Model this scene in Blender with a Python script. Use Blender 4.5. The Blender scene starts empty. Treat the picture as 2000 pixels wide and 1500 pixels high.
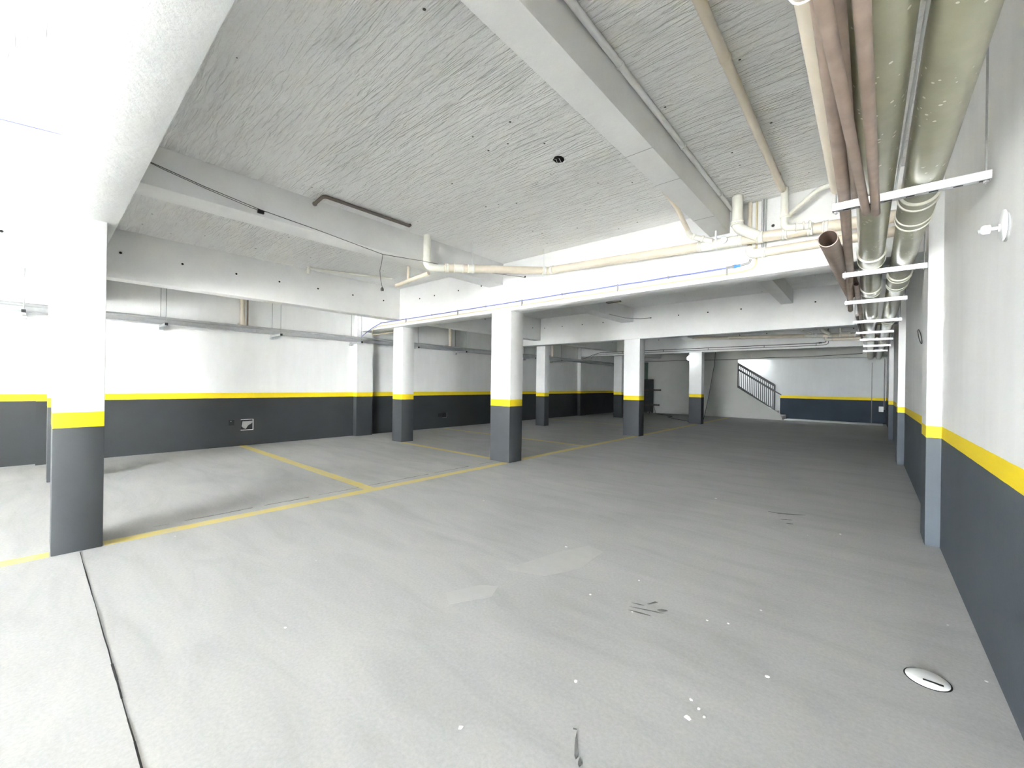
import bpy, bmesh, math, random
from mathutils import Vector, Matrix

random.seed(7)
SC = bpy.context.scene
COL = SC.collection

# ------------------------------------------------------------------ materials
def new_mat(name):
    m = bpy.data.materials.new(name)
    m.use_nodes = True
    nt = m.node_tree
    b = nt.nodes['Principled BSDF']
    return m, nt, b

def N(nt, t, **kw):
    n = nt.nodes.new(t)
    for k, v in kw.items():
        setattr(n, k, v)
    return n

def math_node(nt, op, a, b=None, c=None):
    n = N(nt, 'ShaderNodeMath', operation=op)
    for i, v in enumerate((a, b, c)):
        if v is None:
            continue
        if isinstance(v, (int, float)):
            n.inputs[i].default_value = v
        else:
            nt.links.new(v, n.inputs[i])
    return n.outputs[0]

def mix(nt, fac, a, b):
    n = N(nt, 'ShaderNodeMix', data_type='RGBA')
    for sock, v in ((n.inputs[0], fac), (n.inputs[6], a), (n.inputs[7], b)):
        if isinstance(v, (int, float)):
            sock.default_value = v
        elif isinstance(v, (tuple, list)):
            sock.default_value = (*v, 1) if len(v) == 3 else v
        else:
            nt.links.new(v, sock)
    return n.outputs[2]

def noise(nt, scale, vec=None, detail=4, rough=0.55, dist=0.0):
    n = N(nt, 'ShaderNodeTexNoise')
    n.inputs['Scale'].default_value = scale
    n.inputs['Detail'].default_value = detail
    n.inputs['Roughness'].default_value = rough
    n.inputs['Distortion'].default_value = dist
    if vec is not None:
        nt.links.new(vec, n.inputs['Vector'])
    return n.outputs[0]

def ramp(nt, fac, stops):
    n = N(nt, 'ShaderNodeValToRGB')
    e = n.color_ramp.elements
    while len(e) < len(stops):
        e.new(0.5)
    for el, (p, c) in zip(e, stops):
        el.position = p
        el.color = (*c, 1) if len(c) == 3 else c
    nt.links.new(fac, n.inputs[0])
    return n.outputs[0]

def scaled(nt, sx, sy, sz):
    g = N(nt, 'ShaderNodeNewGeometry')
    mp = N(nt, 'ShaderNodeMapping')
    mp.inputs['Scale'].default_value = (sx, sy, sz)
    nt.links.new(g.outputs['Position'], mp.inputs['Vector'])
    return mp.outputs[0]

def bump(nt, b, h, strength, dist=0.01):
    n = N(nt, 'ShaderNodeBump')
    n.inputs['Strength'].default_value = strength
    n.inputs['Distance'].default_value = dist
    nt.links.new(h, n.inputs['Height'])
    nt.links.new(n.outputs[0], b.inputs['Normal'])

def rough_of(b, v, spec=0.5):
    b.inputs['Roughness'].default_value = v
    b.inputs['Specular IOR Level'].default_value = spec

WHITE = (0.89, 0.89, 0.884)
GREY = (0.050, 0.054, 0.057)
YELLOW = (0.86, 0.66, 0.012)

def painted(name, zb, zt, grey=GREY, white=WHITE, bumpy=0.25):
    """white wall paint over a yellow stripe over dark grey paint"""
    m, nt, b = new_mat(name)
    g = N(nt, 'ShaderNodeNewGeometry')
    s = N(nt, 'ShaderNodeSeparateXYZ')
    nt.links.new(g.outputs['Position'], s.inputs[0])
    p = scaled(nt, 1, 1, 1)
    wob = math_node(nt, 'MULTIPLY', math_node(nt, 'SUBTRACT', noise(nt, 9, p), 0.5), 0.006)
    z = math_node(nt, 'ADD', s.outputs[2], wob)
    var = noise(nt, 1.6, p, 5)
    streak = noise(nt, 2.2, scaled(nt, 2.2, 2.2, 0.35), 4)
    wv = ramp(nt, math_node(nt, 'MULTIPLY', math_node(nt, 'ADD', var, streak), 0.5),
              [(0.35, tuple(c * 0.93 for c in white)), (0.62, white)])
    gv = ramp(nt, var, [(0.3, tuple(c * 0.88 for c in grey)), (0.7, tuple(c * 1.12 for c in grey))])
    c = mix(nt, math_node(nt, 'GREATER_THAN', z, zb), gv, YELLOW)
    c = mix(nt, math_node(nt, 'GREATER_THAN', z, zt), c, wv)
    nt.links.new(c, b.inputs['Base Color'])
    rough_of(b, 0.62, 0.35)
    bump(nt, b, noise(nt, 38, p, 6, 0.62), bumpy, 0.006)
    return m

def plaster(name, col=WHITE, k=0.25, sc=30, d=0.006):
    m, nt, b = new_mat(name)
    p = scaled(nt, 1, 1, 1)
    c = ramp(nt, noise(nt, 1.8, p, 6), [(0.3, tuple(x * 0.93 for x in col)), (0.65, col)])
    pit = N(nt, 'ShaderNodeTexVoronoi')
    pit.inputs['Scale'].default_value = 7.0
    nt.links.new(p, pit.inputs['Vector'])
    nt.links.new(c, b.inputs['Base Color'])
    rough_of(b, 0.75, 0.3)
    h = math_node(nt, 'ADD', noise(nt, sc, p, 6, 0.65), noise(nt, 4, p, 3))
    h = math_node(nt, 'ADD', h, math_node(nt, 'MULTIPLY', math_node(nt, 'LESS_THAN', pit.outputs['Distance'], 0.06), -1.0))
    bump(nt, b, h, k, d)
    return m

def rough_ceiling():
    """slab combed with short ridges that run across the hall, pitted here and there"""
    m, nt, b = new_mat('combed_slab')
    ridge = noise(nt, 1.0, scaled(nt, 3.2, 31, 1), 2, 0.5, 0.4)
    grit = noise(nt, 24, scaled(nt, 0.8, 1.3, 1), 5, 0.62)
    mask = ramp(nt, noise(nt, 0.9, scaled(nt, 1, 1, 1), 3), [(0.36, (0.35, 0.35, 0.35)), (0.6, (1, 1, 1))])
    r2 = ramp(nt, ridge, [(0.44, (0, 0, 0)), (0.58, (1, 1, 1))])
    h = math_node(nt, 'ADD', math_node(nt, 'MULTIPLY', r2, mask), math_node(nt, 'MULTIPLY', grit, 1.1))
    v = N(nt, 'ShaderNodeTexVoronoi')
    v.inputs['Scale'].default_value = 6.5
    nt.links.new(scaled(nt, 1, 1, 1), v.inputs['Vector'])
    pit = math_node(nt, 'LESS_THAN', v.outputs['Distance'], 0.065)
    keep = math_node(nt, 'GREATER_THAN', noise(nt, 1.3, scaled(nt, 1, 1, 1), 2), 0.54)
    pit = math_node(nt, 'MULTIPLY', pit, keep)
    base = ramp(nt, noise(nt, 0.8, scaled(nt, 1, 1, 1), 5), [(0.3, (0.87, 0.868, 0.858)), (0.7, (0.90, 0.899, 0.892))])
    c = mix(nt, pit, base, (0.10, 0.10, 0.09))
    nt.links.new(c, b.inputs['Base Color'])
    rough_of(b, 0.85, 0.25)
    bump(nt, b, h, 0.9, 0.019)
    return m

def concrete_floor():
    m, nt, b = new_mat('trowelled_concrete')
    p = scaled(nt, 1, 1, 1)
    big = noise(nt, 0.42, p, 5, 0.55, 0.6)
    sw = noise(nt, 1.0, scaled(nt, 0.9, 3.6, 1), 6, 0.62, 0.8)
    fine = noise(nt, 60, p, 4, 0.7)
    c = ramp(nt, big, [(0.28, (0.40, 0.398, 0.392)), (0.52, (0.455, 0.452, 0.445)), (0.75, (0.48, 0.474, 0.46))])
    c2 = ramp(nt, sw, [(0.25, (0.84, 0.84, 0.83)), (0.5, (0.97, 0.97, 0.97)), (0.75, (1.06, 1.05, 1.04))])
    n = N(nt, 'ShaderNodeMix', data_type='RGBA', blend_type='MULTIPLY')
    n.inputs[0].default_value = 1.0
    nt.links.new(c, n.inputs[6]); nt.links.new(c2, n.inputs[7])
    fr = ramp(nt, fine, [(0.3, (0.9, 0.9, 0.9)), (0.7, (1.07, 1.07, 1.07))])
    n2 = N(nt, 'ShaderNodeMix', data_type='RGBA', blend_type='MULTIPLY')
    n2.inputs[0].default_value = 1.0
    nt.links.new(n.outputs[2], n2.inputs[6]); nt.links.new(fr, n2.inputs[7])
    v = N(nt, 'ShaderNodeTexVoronoi')
    v.inputs['Scale'].default_value = 3.2
    nt.links.new(p, v.inputs['Vector'])
    spk = math_node(nt, 'MULTIPLY', math_node(nt, 'LESS_THAN', v.outputs['Distance'], 0.022),
                    math_node(nt, 'GREATER_THAN', noise(nt, 0.9, p, 2), 0.5))
    out = mix(nt, spk, n2.outputs[2], (0.9, 0.9, 0.88))
    nt.links.new(out, b.inputs['Base Color'])
    rough_of(b, 0.72, 0.35)
    bump(nt, b, math_node(nt, 'ADD', math_node(nt, 'MULTIPLY', fine, 0.5), sw), 0.12, 0.004)
    return m

def worn_line():
    m, nt, b = new_mat('worn_yellow_paint')
    p = scaled(nt, 1, 1, 1)
    w = ramp(nt, noise(nt, 7, p, 6, 0.7), [(0.33, (0, 0, 0)), (0.6, (1, 1, 1))])
    c = mix(nt, math_node(nt, 'ADD', 0.45, math_node(nt, 'MULTIPLY', w, 0.5)), (0.50, 0.48, 0.42), (0.70, 0.57, 0.16))
    nt.links.new(c, b.inputs['Base Color'])
    rough_of(b, 0.7, 0.3)
    return m

def plain(name, col, rough=0.5, metal=0.0, var=0.0, sc=12, spec=0.5, specks=None, coat=0.0):
    m, nt, b = new_mat(name)
    p = scaled(nt, 1, 1, 1)
    if var or specks:
        c = ramp(nt, noise(nt, sc, p, 5), [(0.3, tuple(x * (1 - var) for x in col)), (0.7, tuple(min(1, x * (1 + var)) for x in col))])
        if specks:
            v = N(nt, 'ShaderNodeTexVoronoi')
            v.inputs['Scale'].default_value = 26
            nt.links.new(p, v.inputs['Vector'])
            k = math_node(nt, 'MULTIPLY', math_node(nt, 'LESS_THAN', v.outputs['Distance'], 0.17),
                          math_node(nt, 'GREATER_THAN', noise(nt, 5, p, 2), 0.50))
            c = mix(nt, k, c, specks)
        nt.links.new(c, b.inputs['Base Color'])
    else:
        b.inputs['Base Color'].default_value = (*col, 1)
    b.inputs['Metallic'].default_value = metal
    rough_of(b, rough, spec)
    b.inputs['Coat Weight'].default_value = coat
    return m

def glow(name, col, s):
    m, nt, b = new_mat(name)
    b.inputs['Base Color'].default_value = (*col, 1)
    b.inputs['Emission Color'].default_value = (*col, 1)
    b.inputs['Emission Strength'].default_value = s
    return m

M = {}
M['wall_left'] = painted('paint_left_wall', 0.985, 1.092, grey=(0.034, 0.037, 0.038))
M['wall_right'] = painted('paint_right_wall', 0.938, 1.040, grey=(0.068, 0.081, 0.095))
M['column'] = painted('paint_columns', 0.967, 1.085, bumpy=0.14)
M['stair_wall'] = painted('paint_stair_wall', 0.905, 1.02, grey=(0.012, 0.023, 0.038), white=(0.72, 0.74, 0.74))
M['white'] = plaster('white_plaster')
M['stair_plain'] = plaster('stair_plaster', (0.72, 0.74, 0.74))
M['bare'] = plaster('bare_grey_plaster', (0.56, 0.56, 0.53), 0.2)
M['beam'] = plaster('white_beam_paint', (0.89, 0.89, 0.884), 0.35, 24, 0.008)
M['darkened_beam'] = plaster('darkened_rough_concrete', (0.68, 0.68, 0.68), 0.5, 14, 0.010)  # rough beam, colour darkened to hold back the strong light on it
M['slab'] = rough_ceiling()
M['floor'] = concrete_floor()
M['line'] = worn_line()
M['hole'] = plain('dark_hole', (0.008, 0.008, 0.008), 0.9)
M['scuff'] = plain('tyre_black', (0.13, 0.13, 0.125), 0.8, var=0.5, sc=14)
M['patch'] = plain('pale_screed', (0.462, 0.459, 0.444), 0.75, var=0.04, sc=8)
M['speck'] = plain('paint_drop', (0.9, 0.9, 0.88), 0.6)
M['pvc_cream'] = plain('cream_pvc', (0.74, 0.66, 0.54), 0.4, var=0.06, sc=3)
M['pvc_white'] = plain('white_pvc', (0.84, 0.82, 0.74), 0.38, var=0.03, sc=4)
M['pvc_brown'] = plain('brown_pvc', (0.33, 0.255, 0.21), 0.55, var=0.16, sc=9)
M['pvc_dark'] = plain('brown_conduit_dark', (0.17, 0.135, 0.115), 0.5, var=0.12, sc=9)
M['pvc_green'] = plain('grey_green_pvc', (0.37, 0.36, 0.255), 0.3, var=0.10, sc=7, specks=(0.75, 0.75, 0.66), coat=0.2)
M['ring'] = plain('pale_collar_rim', (0.80, 0.79, 0.68), 0.4)
M['zinc'] = plain('galvanised_steel', (0.55, 0.56, 0.57), 0.4, metal=0.7, var=0.06, sc=20)
M['zinc_dull'] = plain('dull_zinc', (0.52, 0.53, 0.53), 0.5, metal=0.55, var=0.1, sc=9)
M['rod'] = plain('threaded_rod_steel', (0.42, 0.43, 0.43), 0.45, metal=0.7)
M['black'] = plain('black_paint', (0.012, 0.012, 0.013), 0.45)
M['rubber'] = plain('black_cable', (0.015, 0.015, 0.017), 0.6)
M['blue'] = plain('blue_cable', (0.15, 0.18, 0.45), 0.45)
M['cyan'] = plain('blue_connector', (0.05, 0.22, 0.62), 0.4)
M['greyc'] = plain('grey_connector', (0.25, 0.24, 0.24), 0.5)
M['yellowc'] = plain('yellow_cable', (0.64, 0.55, 0.36), 0.5)
M['bulb'] = glow('lit_bulb', (0.90, 0.97, 1.0), 1.4)
M['plastic'] = plain('white_plastic', (0.86, 0.86, 0.85), 0.35)
M['midgrey'] = plain('mid_grey', (0.28, 0.28, 0.28), 0.7)
M['wood'] = plain('dark_timber', (0.055, 0.042, 0.034), 0.75, var=0.25, sc=16)
M['rack'] = plain('blackened_steel', (0.022, 0.024, 0.024), 0.6, var=0.3, sc=8)
M['doorg'] = plain('green_door_paint', (0.10, 0.15, 0.125), 0.5, var=0.1, sc=3)
M['step'] = plain('grey_step', (0.42, 0.41, 0.40), 0.7, var=0.08, sc=5)
M['lit_floor'] = plain('pale_lit_floor', (0.80, 0.80, 0.80), 0.5, var=0.03, sc=4)
M['asphalt'] = plain('sunlit_paving', (0.56, 0.555, 0.54), 0.85, var=0.1, sc=2)

# ------------------------------------------------------------------ mesh helpers
def box(bm, x0, x1, y0, y1, z0, z1, mi=0, bev=0.0):
    vs = [bm.verts.new((x, y, z)) for x in (x0, x1) for y in (y0, y1) for z in (z0, z1)]
    fs = []
    for q in ((0, 1, 3, 2), (4, 6, 7, 5), (0, 4, 5, 1), (2, 3, 7, 6), (0, 2, 6, 4), (1, 5, 7, 3)):
        f = bm.faces.new([vs[i] for i in q]); f.material_index = mi; fs.append(f)
    if bev:
        es = list({e for f in fs for e in f.edges})
        bmesh.ops.bevel(bm, geom=es, offset=bev, segments=2, affect='EDGES', profile=0.5)

def frame_of(d):
    d = d.normalized()
    a = Vector((0, 0, 1)) if abs(d.z) < 0.9 else Vector((1, 0, 0))
    u = d.cross(a).normalized()
    return u, d.cross(u).normalized()

def tube(bm, pts, r, seg=14, mi=0, caps=True, radii=None):
    pts = [Vector(p) for p in pts]
    n = len(pts)
    u = None
    rings = []
    for i, p in enumerate(pts):
        d = (pts[min(i + 1, n - 1)] - pts[max(i - 1, 0)]).normalized()
        if 0 < i < n - 1:
            a, c = (p - pts[i - 1]).normalized(), (pts[i + 1] - p).normalized()
            d = (a + c).normalized()
            k = 1 / max(0.55, a.dot(d))
        else:
            k = 1.0
        if u is None:
            u, w = frame_of(d)
        else:
            u = (u - d * u.dot(d)).normalized()
            w = d.cross(u).normalized()
        rr = radii[i] if radii else r
        rings.append([bm.verts.new(p + (u * math.cos(t) + w * math.sin(t)) * rr * (k if 0 < i < n - 1 and k < 1.3 else 1.0))
                      for t in (2 * math.pi * j / seg for j in range(seg))])
    for a, c in zip(rings, rings[1:]):
        for j in range(seg):
            f = bm.faces.new((a[j], a[(j + 1) % seg], c[(j + 1) % seg], c[j])); f.material_index = mi; f.smooth = True
    if caps:
        f = bm.faces.new(list(reversed(rings[0]))); f.material_index = mi
        f = bm.faces.new(rings[-1]); f.material_index = mi
    return rings

def lathe(bm, p0, axis, prof, seg=24, mi=0, close=True):
    """prof: (distance along axis, radius)"""
    p0, axis = Vector(p0), Vector(axis).normalized()
    u, w = frame_of(axis)
    rings = []
    for t, r in prof:
        c = p0 + axis * t
        rings.append([bm.verts.new(c + (u * math.cos(a) + w * math.sin(a)) * max(r, 1e-4))
                      for a in (2 * math.pi * j / seg for j in range(seg))])
    for a, c in zip(rings, rings[1:]):
        for j in range(seg):
            f = bm.faces.new((a[j], a[(j + 1) % seg], c[(j + 1) % seg], c[j])); f.material_index = mi; f.smooth = True
    if close:
        f = bm.faces.new(list(reversed(rings[0]))); f.material_index = mi
        f = bm.faces.new(rings[-1]); f.material_index = mi

def hollow(bm, pts, r, wall=0.005, seg=24, mi=0):
    a = tube(bm, pts, r, seg, mi, caps=False)
    c = tube(bm, pts, r - wall, seg, mi, caps=False)
    for k in (0, -1):
        for j in range(seg):
            bm.faces.new((a[k][j], c[k][j], c[k][(j + 1) % seg], a[k][(j + 1) % seg]))

def arc(p, a, b, r=0.05, n=6):
    """rounded corner at p between directions towards a and b"""
    p, a, b = Vector(p), Vector(a), Vector(b)
    pa, pb = p + (a - p).normalized() * r, p + (b - p).normalized() * r
    out = []
    for i in range(n + 1):
        t = i / n
        out.append(pa * (1 - t) ** 2 + p * 2 * t * (1 - t) + pb * t ** 2)
    return out

def prism(bm, poly, y0, y1, mi=0):
    """poly in (x, z) extruded along y"""
    a = [bm.verts.new((x, y0, z)) for x, z in poly]
    c = [bm.verts.new((x, y1, z)) for x, z in poly]
    bm.faces.new(a).material_index = mi
    bm.faces.new(list(reversed(c))).material_index = mi
    n = len(poly)
    for i in range(n):
        bm.faces.new((a[i], c[i], c[(i + 1) % n], a[(i + 1) % n])).material_index = mi

def disc(bm, c, nrm, r, mi=0, seg=14, thick=0.002):
    lathe(bm, c, nrm, [(0, r), (thick, r)], seg, mi)

class B:
    """collects world-space geometry and links it as one mesh object"""
    def __init__(s):
        s.bm = bmesh.new()
    def build(s, name, mats, parent=None, origin=None, label=None):
        bm = s.bm
        bmesh.ops.recalc_face_normals(bm, faces=bm.faces[:])
        if parent is not None:
            org = Vector(parent['_o'])
        elif origin is not None:
            org = Vector(origin)
        else:
            xs = [v.co for v in bm.verts]
            org = Vector((sum(v.x for v in xs) / len(xs), sum(v.y for v in xs) / len(xs), min(v.z for v in xs)))
        bmesh.ops.translate(bm, verts=bm.verts[:], vec=-org)
        me = bpy.data.meshes.new(name)
        bm.to_mesh(me); bm.free()
        me.set_sharp_from_angle(angle=math.radians(38))
        if not isinstance(mats, (list, tuple)):
            mats = [mats]
        for m in mats:
            me.materials.append(M[m] if isinstance(m, str) else m)
        o = bpy.data.objects.new(name, me)
        COL.objects.link(o)
        if parent is not None:
            o.parent = parent
            o['_o'] = tuple(org)
        else:
            o.location = org
            o['_o'] = tuple(org)
        if label:
            o['label'] = label
        return o

def tag(o, label, cat, group=None, kind=None):
    o['label'] = label; o['category'] = cat
    if group: o['group'] = group
    if kind: o['kind'] = kind
    return o

def struct(b, name, mats):
    o = b.build(name, mats)
    o['kind'] = 'structure'
    return o

def thing(name, loc, label, cat, group=None):
    o = bpy.data.objects.new(name, None)
    o.empty_display_size = 0.1
    o.location = loc
    o['_o'] = tuple(loc)
    COL.objects.link(o)
    return tag(o, label, cat, group)

def copy_tree(o, d, parent=None):
    c = o.copy(); COL.objects.link(c)
    if parent is None:
        c.location = Vector(o.location) + Vector(d)
    else:
        c.parent = parent
    c['_o'] = tuple(Vector(o['_o']) + Vector(d))
    for ch in list(o.children):
        copy_tree(ch, d, c)
    return c

# ------------------------------------------------------------------ the hall
XL, XR, H = -9.80, 0.46, 3.44
Y0, Y1, YS = -10.4, 20.5, 21.6
YR = Y0                                     # the right wall stops here: the entrance lies behind the camera
BB = 2.61                                     # underside of the cross beams

b = B(); box(b.bm, XL - 0.2, XR + 0.2, Y0, YS + 0.2, -0.2, 0.0); FLOOR = struct(b, 'floor', 'floor')
b = B(); box(b.bm, XL - 0.2, XR + 0.2, Y0, Y1 + 0.12, H, H + 0.2); struct(b, 'ceiling', 'slab')
b = B(); box(b.bm, XL - 0.2, XL, Y0, YS + 0.2, 0.0, H); struct(b, 'wall_left', 'wall_left')
b = B(); box(b.bm, XR, XR + 0.2, YR, YS + 0.2, 0.0, H); struct(b, 'wall_right', 'wall_right')
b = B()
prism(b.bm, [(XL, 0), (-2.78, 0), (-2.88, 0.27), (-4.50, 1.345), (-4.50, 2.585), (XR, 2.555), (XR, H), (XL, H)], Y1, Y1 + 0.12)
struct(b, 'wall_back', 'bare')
b = B(); box(b.bm, -3.03, XR, YS, YS + 0.2, 0.0, H); struct(b, 'wall_stairwell', 'stair_wall')
b = B(); box(b.bm, XL, -3.03, YS, YS + 0.2, 0.0, 6.2); struct(b, 'wall_stairs', 'stair_plain')
b = B(); box(b.bm, -3.6, XR + 0.2, Y1 + 0.12, YS + 0.2, H, H + 0.2); struct(b, 'trim_1', 'white')
b = B(); box(b.bm, -3.75, -3.6, Y1 + 0.12, YS, 2.9, 6.2); struct(b, 'trim_2', 'white')
b = B(); box(b.bm, XL, -3.6, Y1, Y1 + 0.12, H + 0.2, 6.2); struct(b, 'trim_3', 'white')
b = B(); box(b.bm, XL, -3.6, Y1, YS + .2, 6.2, 6.35); struct(b, 'trim_4', 'white')
b = B(); box(b.bm, XL - .2, XL, Y1, YS + .2, H, 6.2); struct(b, 'trim_5', 'white')
b = B(); prism(b.bm, [(-60, -.22), (60, -.22), (60, -.02), (-60, -.02)], -70, Y0)
struct(b, 'paving', 'asphalt')
b = B(); box(b.bm, XR + .2, 60, Y0, 30, -0.22, -0.02); struct(b, 'paving', 'asphalt')
b = B(); box(b.bm, XL, -3.6, Y0 - 0.2, Y0, 0.0, H); struct(b, 'wall_entrance', 'white')
b = B(); box(b.bm, -9.55, -8.62, Y1 - 0.05, Y1, 0.0, 2.56)
box(b.bm, -9.45, -8.72, Y1 - 0.06, Y1 - 0.05, 0.1, 2.48)
struct(b, 'door_1', 'doorg')

b = B(); box(b.bm, -2.76, XR - .1, Y1 + .13, YS - .001, 0.0, 0.012); struct(b, 'trim_6', 'lit_floor')  # pale strip paints the light that falls on the stairwell floor

# paint and marks on the floor: parts of the floor
def quad_on_floor(bm, pts, z=0.0025):
    vs = [bm.verts.new((x, y, z)) for x, y in pts] + [bm.verts.new((x, y, 0.0003)) for x, y in pts]
    n = len(pts)
    bm.faces.new(vs[:n])
    for i in range(n):
        bm.faces.new((vs[i], vs[i + n], vs[(i + 1) % n + n], vs[(i + 1) % n]))

def line(x0, x1, y0, y1, name='parking_line', label='worn yellow parking line'):
    b = B()
    n = max(2, int(max(x1 - x0, y1 - y0) / 0.12))
    if y1 - y0 > x1 - x0:
        L = [(x0 + random.uniform(-.006, .006), y0 + (y1 - y0) * i / n) for i in range(n + 1)]
        R_ = [(x1 + random.uniform(-.006, .006), y0 + (y1 - y0) * i / n) for i in range(n + 1)]
    else:
        L = [(x0 + (x1 - x0) * i / n, y0 + random.uniform(-.006, .006)) for i in range(n + 1)]
        R_ = [(x0 + (x1 - x0) * i / n, y1 + random.uniform(-.006, .006)) for i in range(n + 1)]
    for i in range(n):
        vs = [b.bm.verts.new((*p, 0.0025)) for p in (L[i], L[i + 1], R_[i + 1], R_[i])]
        b.bm.faces.new(vs)
    bmesh.ops.remove_doubles(b.bm, verts=b.bm.verts[:], dist=0.0005)
    return b.build(name, 'line', FLOOR, label=label)

line(-4.775, -4.635, -4.8, 0.065)
line(-4.775, -4.635, 0.36, 5.28)
line(-4.80, -4.66, 5.63, 10.5)
line(-4.80, -4.66, 10.84, 15.7)
line(-4.80, -4.66, 16.0, 20.3)
line(-9.78, -4.775, 2.70, 2.84)
line(-7.98, -5.11, 5.33, 5.45)
line(-9.6, -4.80, 7.90, 8.02)
line(-9.6, -4.80, 13.1, 13.22)
# saw-cut joint running out from the near column
b = B()
pts = [(-4.62, 0.225)] + [(-4.45 + i * 0.16, 0.226 + random.uniform(-.0012, .0012) + i * 0.0014) for i in range(29)]
for (xa, ya), (xb, yb) in zip(pts, pts[1:]):
    w0 = random.choice((.0018, .0024, .0024, .0032, .0045))
    quad_on_floor(b.bm, [(xa, ya - w0), (xb, yb - w0), (xb, yb + w0), (xa, ya + w0)], 0.002)
b.build('floor_joint', 'hole', FLOOR, label='dark saw-cut joint')
b = B()
for i in range(40):
    x = -4.93 + random.uniform(-.008, .008)
    if random.random() < 0.8:
        y = 0.7 + i * 0.115
        quad_on_floor(b.bm, [(x, y), (x + .006, y), (x + .006 + random.uniform(-.008, .008), y + .115), (x + random.uniform(-.008, .0), y + .115)], 0.0015)
b.build('mark', 'scuff', FLOOR, label='hairline dark crack beside the yellow line')  # broken row of thin dark strips along the yellow line

def blob(cx, cy, L, W, ang, mat, name, n=9, jag=0.35, label=None):
    b = B()
    pts = []
    for i in range(n):
        t = 2 * math.pi * i / n
        k = 1 + random.uniform(-jag, jag)
        x, y = L / 2 * k * math.cos(t), W / 2 * k * math.sin(t)
        pts.append((cx + x * math.cos(ang) - y * math.sin(ang), cy + x * math.sin(ang) + y * math.cos(ang)))
    quad_on_floor(b.bm, pts, 0.002)
    return b.build(name, mat, FLOOR, label=label)

for a in ((-1.00, 2.42, .16, .014, .35), (-1.02, 2.36, .10, .016, .2), (-1.01, 2.52, .09, .016, 1.2), (-0.93, 2.475, .07, .026, .7), (-1.06, 2.45, .08, .008, .3),
          (-0.66, 5.28, .26, .022, .55), (-0.78, 5.25, .14, .012, .4), (-0.64, 5.05, .08, .014, .5), (-0.60, 4.92, .06, .02, .4),
          (-0.815, 1.33, .12, .016, 2.1), (-0.772, 1.285, .03, .012, 2.0), (-0.86, 1.395, .018, .008, .4)):
    blob(*a, 'scuff', 'scuff_mark', 8, 0.45, 'black tyre scuff')
for poly in ([(-2.05, 1.74), (-1.93, 1.66), (-1.80, 1.90), (-1.86, 2.03), (-1.96, 1.96)],
             [(-2.00, 2.25), (-1.72, 2.36), (-1.60, 2.62), (-1.62, 3.02), (-1.78, 3.05), (-1.90, 2.72)]):
    b = B(); quad_on_floor(b.bm, poly, 0.0012); b.build('floor_patch', 'patch', FLOOR, label='paler screed patch')
for cx, cy, r in ((-0.55, 1.75, .012), (-.53, 1.83, .007), (-.57, 1.86, .007), (-.50, 1.80, .006), (-1.0, 1.62, .010), (-1.2, 1.10, .009),
                  (-.48, 1.42, .007), (-.47, 1.47, .006), (-.35, 2.25, .009), (-1.35, 2.35, .009), (-1.2, 2.75, .007), (-.70, 2.55, .007),
                  (-.60, 2.60, .007), (-1.9, 2.9, .012), (-2.4, .9, .009), (-.2, 4.9, .01), (-1.4, 5.4, .012)):
    blob(cx, cy, r * 2.2, r * 1.8, random.random() * 3, 'speck', 'paint_speck', 7, 0.3, 'white paint drop')

# ------------------------------------------------------------------ columns
def column(x0, x1, y0, y1, label, group):
    b = B()
    box(b.bm, x0, x1, y0, y1, 0.0, BB - 0.001, bev=0.005)
    o = b.build('column', 'column', origin=((x0 + x1) / 2, (y0 + y1) / 2, 0))
    return tag(o, label, 'column', group)

FR = 'columns along the driving lane'
RR = 'columns between the parking bays and the left wall'
column(-5.08, -4.64, 0.072, 0.352, 'large white and grey column nearest the camera, with a yellow band', FR)
column(-5.10, -4.645, 5.285, 5.62, 'second lane column from the camera, bright white above a yellow band', FR)
column(-5.10, -4.65, 10.50, 10.82, 'third lane column from the camera, carrying the second cross beam', FR)
column(-5.03, -4.60, 15.66, 15.98, 'farthest lane column, with the lit bulb at its top', FR)
column(-8.37, -7.97, 0.08, 0.40, 'dark column mostly hidden behind the nearest column', RR)
column(-8.37, -8.00, 5.40, 5.72, 'slim column left of the second lane column, yellow band at waist height', RR)
column(-8.37, -8.02, 10.83, 11.08, 'shaded slim column just right of the second lane column', RR)
column(-8.27, -7.90, 16.10, 16.42, 'dim column in the dark end, left of the third lane column', RR)

def pilaster(x0, x1, y0, y1, mat, label, group):
    yb = min([q for q in (0.10, 5.29, 10.50, 15.72) if q > y0] or [y0 + .05]) - 0.001
    b = B()
    v = [(y0, 0), (y1, 0), (y1, BB - .001), (yb, BB - .001), (yb, H - .001), (y0, H - .001)]
    a = [b.bm.verts.new((x0, *q)) for q in v]; c = [b.bm.verts.new((x1, *q)) for q in v]
    b.bm.faces.new(a); b.bm.faces.new(list(reversed(c)))
    for i in range(6): b.bm.faces.new((a[i], c[i], c[(i + 1) % 6], a[(i + 1) % 6]))
    tag(b.build('pilaster', mat, origin=((x0 + x1) / 2, (y0 + y1) / 2, 0)), label, 'pilaster', group, 'structure')

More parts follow.
